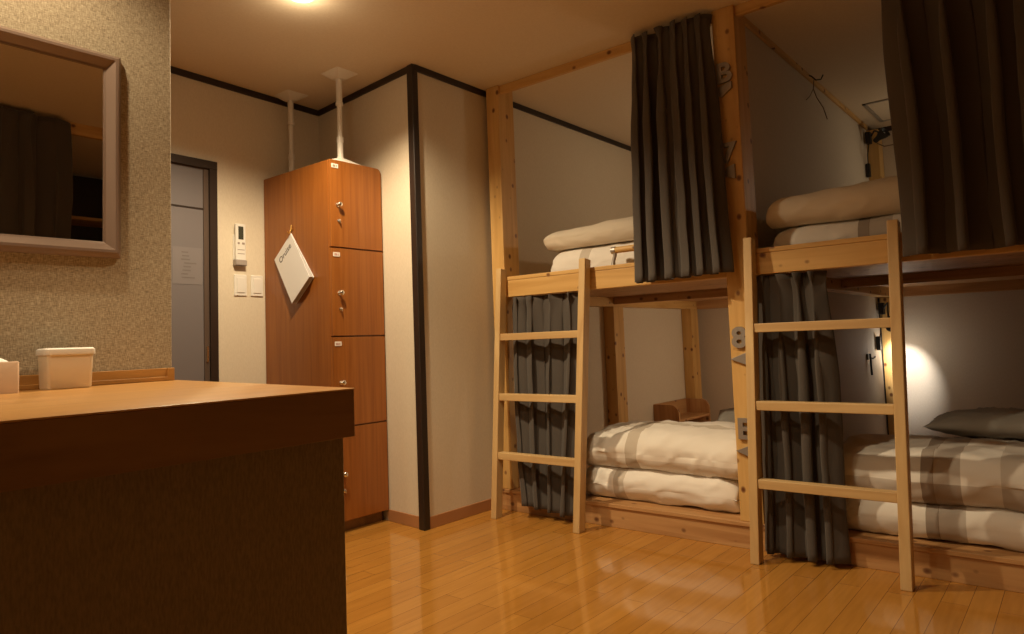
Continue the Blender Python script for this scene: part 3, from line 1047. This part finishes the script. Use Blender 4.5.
# ------------------------------------------------------------------ bedding
def slab(name, label, cat, x0, x1, y0, y1, z0, z1, mat, seed, group, r=None, nf=0.010, slope=0.0, crown=0.02, endr=0.07, lean=0.0):
    """soft folded bedding: rounded section in (y,z) swept along x, wrinkled"""
    h = z1 - z0
    r = r or h * 0.48
    # outline (y,z) with arc length, starting bottom front
    pts = []
    def arc(cy, cz, a0, a1, n):
        for k in range(n + 1):
            a = math.radians(lerp(a0, a1, k / n))
            pts.append((cy + r * math.cos(a), cz + r * math.sin(a)))
    yb1 = y1 - r
    nb = 14
    for k in range(nb):
        pts.append((lerp(yb1, y0 + r, k / nb), z0))
    arc(y0 + r, z0 + r, -90, -180, 8)
    for k in range(1, 5):
        pts.append((y0, lerp(z0 + r, z1 - r, k / 5)))
    arc(y0 + r, z1 - r, 180, 90, 8)
    for k in range(1, 16):
        pts.append((lerp(y0 + r, yb1, k / 16), z1))
    arc(yb1, z1 - r, 90, 0, 8)
    for k in range(1, 3):
        pts.append((y1, lerp(z1 - r, z0 + r, k / 3)))
    arc(yb1, z0 + r, 0, -90, 8)
    pts = pts[:-1]
    L = [0.0]
    for k in range(1, len(pts) + 1):
        a, c = pts[k - 1], pts[k % len(pts)]
        L.append(L[-1] + math.hypot(c[0] - a[0], c[1] - a[1]))
    # zero of v at the front bottom edge
    iv = next(k for k, p in enumerate(pts) if p[0] < y0 + r * .72 and p[1] < z0 + r)
    NX = 84
    b2 = bmesh.new()
    uvl = b2.loops.layers.uv.new('UVMap')
    rings = []
    cy, cz = (y0 + y1) / 2, z0 + h * .5
    for i in range(NX + 1):
        t = 0.5 - 0.5 * math.cos(math.pi * i / NX)
        x = lerp(x0, x1, t)
        dl = min(x - x0, x1 - x)
        e = 1.0 if dl > endr else math.sqrt(max(0.0, 1 - (1 - dl / endr) ** 2)) * .62 + .38
        ring = []
        for k, (y, z) in enumerate(pts):
            zz_ = z0 + (z - z0) * (1 - (1 - e) * .34) + (0 if z > z0 + .001 else 0)
            zz_ += (1 - e) * h * .12 * (1 if z < z0 + h * .5 else 0)
            yy = cy + (y - cy) * (1 - (1 - e) * .10)
            top = max(0.0, min(1.0, (z - z0) / h))
            zz_ += slope * (x - x0) * top + crown * top * math.sin(math.pi * min(1, max(0, (y - y0) / (y1 - y0)))) * (0.6 + 0.4 * math.sin(math.pi * t))
            p = Vector((x, yy, zz_))
            nn = noise.noise(p * 5.0 + Vector((seed, seed * 2, 0))) * nf * 1.3
            nn += noise.noise(Vector((p.x * 9, p.y * 22, p.z * 30)) + Vector((0, seed, 0))) * nf * .55
            rg = 1 - abs(noise.noise(Vector((p.x * 6 + p.z * 5, p.y * 9, p.z * 14 - p.x * 4)) + Vector((seed * 3, 0, 0))))
            nn += (max(0, rg - .82) / .18) * nf * .55
            dirv = Vector((0, yy - cy, (zz_ - cz) * 3))
            dirv.normalize()
            q = p + dirv * nn
            if z <= z0 + .001:
                q.z = max(q.z, z0)
            q.z = max(q.z, z0)
            q.x += (noise.noise(Vector((seed, p.y * 6, p.z * 14))) * .018) * (1 if dl < endr * 2 else 0)
            q.y += lean * top
            ring.append(b2.verts.new(q))
        rings.append(ring)
    n = len(pts)
    for i in range(NX):
        xa = lerp(0, x1 - x0, 0.5 - 0.5 * math.cos(math.pi * i / NX))
        xb = lerp(0, x1 - x0, 0.5 - 0.5 * math.cos(math.pi * (i + 1) / NX))
        for k in range(n):
            j = (k + 1) % n
            fc = b2.faces.new((rings[i][k], rings[i + 1][k], rings[i + 1][j], rings[i][j]))
            va, vb = L[k] - L[iv] + 10 * .9, L[k + 1] - L[iv] + 10 * .9
            for lp, uv in zip(fc.loops, ((xa, va), (xb, va), (xb, vb), (xa, vb))):
                lp[uvl].uv = uv
    for ring, rv in ((rings[0], False), (rings[-1], True)):
        c = Vector((0, 0, 0))
        for v in ring:
            c += v.co
        c /= n
        c.x += -.012 if not rv else .012
        cvx = b2.verts.new(c)
        for k in range(n):
            j = (k + 1) % n
            f = (cvx, ring[j], ring[k]) if rv else (cvx, ring[k], ring[j])
            fc = b2.faces.new(f)
            for lp in fc.loops:
                lp[uvl].uv = (0.5, 9.6)
    bmesh.ops.recalc_face_normals(b2, faces=b2.faces)
    o = MB().merge(b2).build(name, mat, None, 180, ((x0 + x1) / 2, (y0 + y1) / 2, z0))
    tag(o, label, cat, group)
    return o


G = 'folded bedding on the bunks'
slab('folded_futon', 'white checked futon folded on the lower left platform, below the duvet', 'futon', -2.135, -1.288, 3.125, 3.68, PLZ, 0.268, M['check_b'], 3.1, G, nf=.012, crown=.004)
slab('folded_duvet', 'white beige-checked duvet folded on top of the lower left futon', 'duvet', -2.125, -1.262, 3.125, 3.70, 0.266, 0.455, M['check_a'], 7.7, G, nf=.016, crown=.022)
slab('folded_futon', 'white futon with brown band folded on the lower right platform, below the duvet', 'futon', -0.885, 0.10, 3.125, 3.66, PLZ, 0.256, M['check_d'], 13.2, G, nf=.008, crown=.004)
slab('folded_duvet', 'white duvet with brown band folded on top of the lower right futon', 'duvet', -0.890, 0.11, 3.120, 3.68, 0.254, 0.446, M['check_c'], 17.9, G, nf=.013, crown=.020)
slab('folded_futon', 'cream futon folded on the upper left bunk, under the duvet', 'futon', -2.335, -1.36, 3.20, 3.95, 1.254, 1.462, M['check_b'], 23.0, G, nf=.008, crown=.004)
slab('folded_duvet', 'cream duvet folded on top of the upper left futon', 'duvet', -2.375, -1.36, 3.19, 3.95, 1.460, 1.560, M['plain_futon'], 29.0, G, nf=.008, slope=.035, crown=.02)
slab('folded_futon', 'pale striped futon folded on the upper right bunk, under the duvet', 'futon', -1.070, -0.15, 3.20, 3.95, 1.254, 1.418, M['check_d'], 33.0, G, nf=.009, slope=.02, crown=.004)
slab('folded_duvet', 'thick beige duvet folded on top of the upper right futon', 'duvet', -1.090, -0.15, 3.18, 3.95, 1.420, 1.555, M['plain_futon'], 39.0, G, nf=.008, slope=.03, crown=.015)


def pillow(label, cx, cy, cz, lx, ly, h, rot, seed, tilt=0.0):
    b2 = bmesh.new()
    N, K = 40, 28
    top, bot = [], []
    for s, store in ((1, top), (-1, bot)):
        for i in range(N + 1):
            row = []
            for j in range(K + 1):
                u, v = 2 * i / N - 1, 2 * j / K - 1
                th = max(0.0, (1 - abs(u) ** 2.6) * (1 - abs(v) ** 2.4)) ** 0.55
                pin = 1 - 0.07 * (v * v) * (1 - 0)  # sides draw in
                x = u * lx / 2 * (1 - 0.05 * (1 - v * v))
                y = v * ly / 2 * (1 - 0.07 * (1 - u * u))
                z = s * th * h / 2 * (1.0 if s > 0 else .8)
                z += s * th * .012 * noise.noise(Vector((u * 3 + seed, v * 3, s)))
                x += 0.006 * noise.noise(Vector((u * 5, v * 5, seed)))
                rr = 1 - abs(noise.noise(Vector((u * 5 + v * 2, v * 4, seed * 2))))
                z += s * th * .010 * max(0, rr - .8) / .2
                row.append(b2.verts.new((x, y, z)) if (s > 0 or (0 < i < N and 0 < j < K)) else None)
            store.append(row)
    for i in range(N + 1):
        for j in range(K + 1):
            if bot[i][j] is None:
                bot[i][j] = top[i][j]
    for g_, fl in ((top, False), (bot, True)):
        for i in range(N):
            for j in range(K):
                q = (g_[i][j], g_[i + 1][j], g_[i + 1][j + 1], g_[i][j + 1])
                b2.faces.new(q[::-1] if fl else q)
    bmesh.ops.rotate(b2, verts=b2.verts, cent=(0, 0, 0), matrix=Matrix.Rotation(tilt, 3, 'X'))
    bmesh.ops.rotate(b2, verts=b2.verts, cent=(0, 0, 0), matrix=Matrix.Rotation(rot, 3, 'Z'))
    bmesh.ops.translate(b2, verts=b2.verts, vec=(cx, cy, cz))
    o = MB().merge(b2).build('pillow', M['pillow'], None, 180, (cx, cy, cz))
    tag(o, label, 'pillow', 'grey pillows on the lower bunks')
    return o


pillow('grey pillow lying on the lower right duvet, at the right edge', -0.275, 3.68, 0.512, 0.62, 0.36, 0.125, 0.03, 2.0)
pillow('grey pillow behind the folded duvet of the lower left bunk', -1.455, 3.86, 0.43, 0.46, 0.30, 0.15, 0.1, 6.0, 0.5)

# ------------------------------------------------------------------ bedside shelf at the back of the left bunk
sh = empty('bedside_shelf', (-2.58, 5.3, 0.2), 'small wooden bedside shelf with rounded end at the back of the lower left bunk', 'shelf')
sx0, sx1 = -2.688, -2.470
poly = [(sx0, PLZ), (sx1, PLZ), (sx1, .335)]
for k in range(1, 7):
    t = math.radians(90 * k / 6)
    poly.append((sx1 - .075 + .075 * math.cos(t), .335 + .075 * math.sin(t)))
poly.append((sx0, .41))
MB().prism(poly, 1, 5.00, 5.022, 0.002).build('end_panel', M['board_z'], sh)
B(sx0, sx0 + .015, 5.022, 5.575, PLZ, .41).build('back_panel', M['board_y'], sh)
B(sx0 + .016, sx1, 5.022, 5.575, .275, .295, .002).build('shelf_board', M['board_y'], sh)
MB().prism(poly, 1, 5.555, 5.577, 0.002).build('end_panel', M['board_z'], sh)

# ------------------------------------------------------------------ reading lamps
def clip_lamp(base, z, label, bulb, aim, cord, off):
    bx, by = base
    t = empty('clip_lamp', (bx, by, z), label, 'lamp', 'black clip lamps in the bunks')
    B(bx - .018, bx + .018, by - .035, by + .02, z - .03, z + .055, .004).build('clip', M['black'], t)
    a = Vector((bx + .018, by - .01, z + .02))
    hd = Vector((bx + off[0], by + off[1], z + off[2]))
    MB().tube([a, a + Vector((.03, -.03, .03)), hd + Vector((-.02, .02, .04)), hd], .006, 8).build('arm', M['black'], t, 50)
    d = Vector(aim).normalized()
    MB().lathe([(.014, -.055), (.018, -.05), (.020, -.02), (.036, .02), (.042, .045), (.038, .045), (.030, .02), (.012, -.005)], hd, d, 24).build('shade', M['black'], t, 50)
    MB().lathe([(.008, -.004), (.014, .012), (.014, .024), (.006, .034), (.001, .035)], hd, d, 16).build('bulb', bulb, t, 60)
    MB().tube(cord, .0035, 6).build('cord', M['black'], t, 60)
    p = Vector(cord[-1])
    B(p.x - .014, p.x + .014, p.y - .018, p.y + .018, p.z - .07, p.z + .03, .005).build('inline_switch', M['black'], t)
    return t


clip_lamp((-1.135, 5.62), 1.075, 'black clip lamp glowing in the corner of the lower right bunk', M['bulb'], (-.015, .41, -.40),
          [(-1.135, 5.62, 1.05), (-1.142, 5.60, .98), (-1.145, 5.56, .90), (-1.146, 5.50, .86)], (.10, -.23, -.095))
clip_lamp((-1.135, 5.60), 2.33, 'black clip lamp at the top corner of the upper right bunk', M['white_plastic'], (.8, -.3, .5),
          [(-1.135, 5.60, 2.31), (-1.145, 5.58, 2.22), (-1.146, 5.57, 2.12)], (.10, -.11, -.015))
clip_lamp((-1.216, 5.15), 0.90, 'black clip lamp on the partition inside the lower left bunk', M['bulb'], (-.6, -.2, -.5),
          [(-1.21, 5.17, .88), (-1.21, 5.20, .78), (-1.213, 5.22, .70)], (-.11, -.08, -.055))
clip_lamp((-1.216, 4.65), 2.00, 'black clip lamp on the partition inside the upper left bunk', M['bulb'], (-.6, -.2, -.5),
          [(-1.21, 4.67, 1.98), (-1.21, 4.70, 1.88), (-1.213, 4.72, 1.80)], (-.11, -.08, -.055))
clip_lamp((-0.42, 5.775), 2.12, 'black clip lamp added unseen behind the upper right curtain to carry its fill light', M['bulb'], (0, -.6, -.4),  # made-up lamp, holds the fill light hidden by the curtain
          [(-.42, 5.78, 2.10), (-.41, 5.78, 2.00), (-.40, 5.78, 1.92)], (.0, -.28, -.06))
cb = MB().tube([(-1.075, 5.56, 2.285), (-1.03, 5.57, 2.255), (-.97, 5.52, 2.245), (-.92, 5.48, 2.225), (-.88, 5.45, 2.185), (-.86, 5.44, 2.14), (-0.62, 5.50, 2.05)], .004, 6).build('lamp_cable', M['cord'], None, 60, (-.95, 5.48, 2.25))
tag(cb, 'thin brown cable sagging from the upper clip lamp behind the curtain', 'cable')
wb = empty('wall_bracket', (-1.165, 5.24, .72), 'small dark hook bracket on the partition below the reading lamp', 'bracket')
B(-1.165, -1.158, 5.20, 5.28, .735, .775, .002).build('back_plate', M['black'], wb)
MB().tube([(-1.150, 5.235, .775), (-1.148, 5.235, .72), (-1.146, 5.235, .63)], .007, 8).build('peg', M['black'], wb, 50)
MB().tube([(-1.158, 5.27, .745), (-1.146, 5.30, .74), (-1.140, 5.33, .75)], .006, 8).build('arm', M['black'], wb, 50)
cdn = MB().tube([(-1.157, 5.655, 1.165), (-1.157, 5.652, .8), (-1.157, 5.648, .45), (-1.157, 5.645, PLZ + .004)], .0045, 6).build('wall_cable', M['black'], None, 60, (-1.155, 5.65, .6))
tag(cdn, 'black cable running down the corner post of the lower right bunk', 'cable')

# hook with a hanging cord on the partition trim
ch = empty('cord_hook', (-1.15, 4.2, CE - .03), 'small dark hook with a hanging cord on the partition top', 'hook')
MB().tube([(-1.147, 4.23, CE - .012), (-1.135, 4.23, CE - .020), (-1.115, 4.24, CE - .045), (-1.090, 4.25, CE - .045), (-1.078, 4.255, CE - .020)], .004, 8).build('hook', M['black'], ch, 50)
MB().tube([(-1.125, 4.238, CE - .040), (-1.135, 4.25, CE - .09), (-1.125, 4.27, CE - .14), (-1.10, 4.30, CE - .20), (-1.085, 4.31, CE - .27)], .003, 6).build('cord', M['cord'], ch, 60)
MB().tube([(-1.135, 4.25, CE - .09), (-1.150, 4.22, CE - .14), (-1.155, 4.17, CE - .17)], .0025, 6).build('cord', M['cord'], ch, 60)

# ceiling hatch over the upper right bunk
ah = empty('ceiling_hatch', (-.80, 5.34, CE), 'square access hatch in the ceiling above the upper right bunk', 'hatch')
hx0, hx1, hy0, hy1 = -1.055, -.60, 5.08, 5.61
hf = MB()
for q in ((hx0, hx0 + .022, hy0, hy1), (hx1 - .022, hx1, hy0, hy1), (hx0, hx1, hy0, hy0 + .022), (hx0, hx1, hy1 - .022, hy1)):
    hf.box(q[0], q[1], q[2], q[3], CE - .006, CE, .001, 1)
hf.build('frame', M['hatch'], ah)
B(hx0 + .026, hx1 - .026, hy0 + .026, hy1 - .026, CE - .004, CE).build('panel', M['ceiling'], ah)

# ------------------------------------------------------------------ bunk along the right side of the room (seen in the mirror)
rb = empty('bunk_bed', (0.34, 1.0, 0), 'bunk bed with timber beam, seen only in the mirror reflection', 'bunk bed')
rx = 0.32
B(1.70, 1.748, -.6, 2.6, .2, CE - .02, .002).build('back_panel', M['dark_trim'], rb)  # added sheet, its dark colour stands in for shade inside the bunk
for y0 in (-0.62, 0.95, 2.52):
    B(rx, rx + .12, y0, y0 + .095, 0, CE, .004).build('post', M['pine_z'], rb)
for y0, y1 in ((-.525, .95), (1.045, 2.52)):
    B(rx + .01, rx + .045, y0, y1, CE - .075, CE, .002).build('ceiling_beam', M['pine_y'], rb)
    B(rx + .01, rx + .05, y0, y1, 1.20, 1.32, .003).build('rail', M['pine_y'], rb)
    B(rx + .05, 1.698, y0, y1, 1.236, 1.254).build('deck', M['board_y'], rb)
    B(rx + .07, 1.698, y0 + .1, y1, .10, .116).build('lower_deck', M['board_y'], rb)
    B(1.40, 1.698, y0 + .1, y1, 2.02, 2.045, .002).build('shelf', M['pine_y'], rb)
    B(rx + .02, rx + .04, y0, y1, 0, .10).build('front_board', M['board_y'], rb)


def P_m(u, w_):
    z = lerp(2.425, 1.25, w_)
    return lerp(0.35, 1.60, u), rx - .080, z, 2.425


curtain('curtain', 'dark curtain reflected in the wall mirror', P_m, 10, 0.052, 31, axis='y', rows=30)
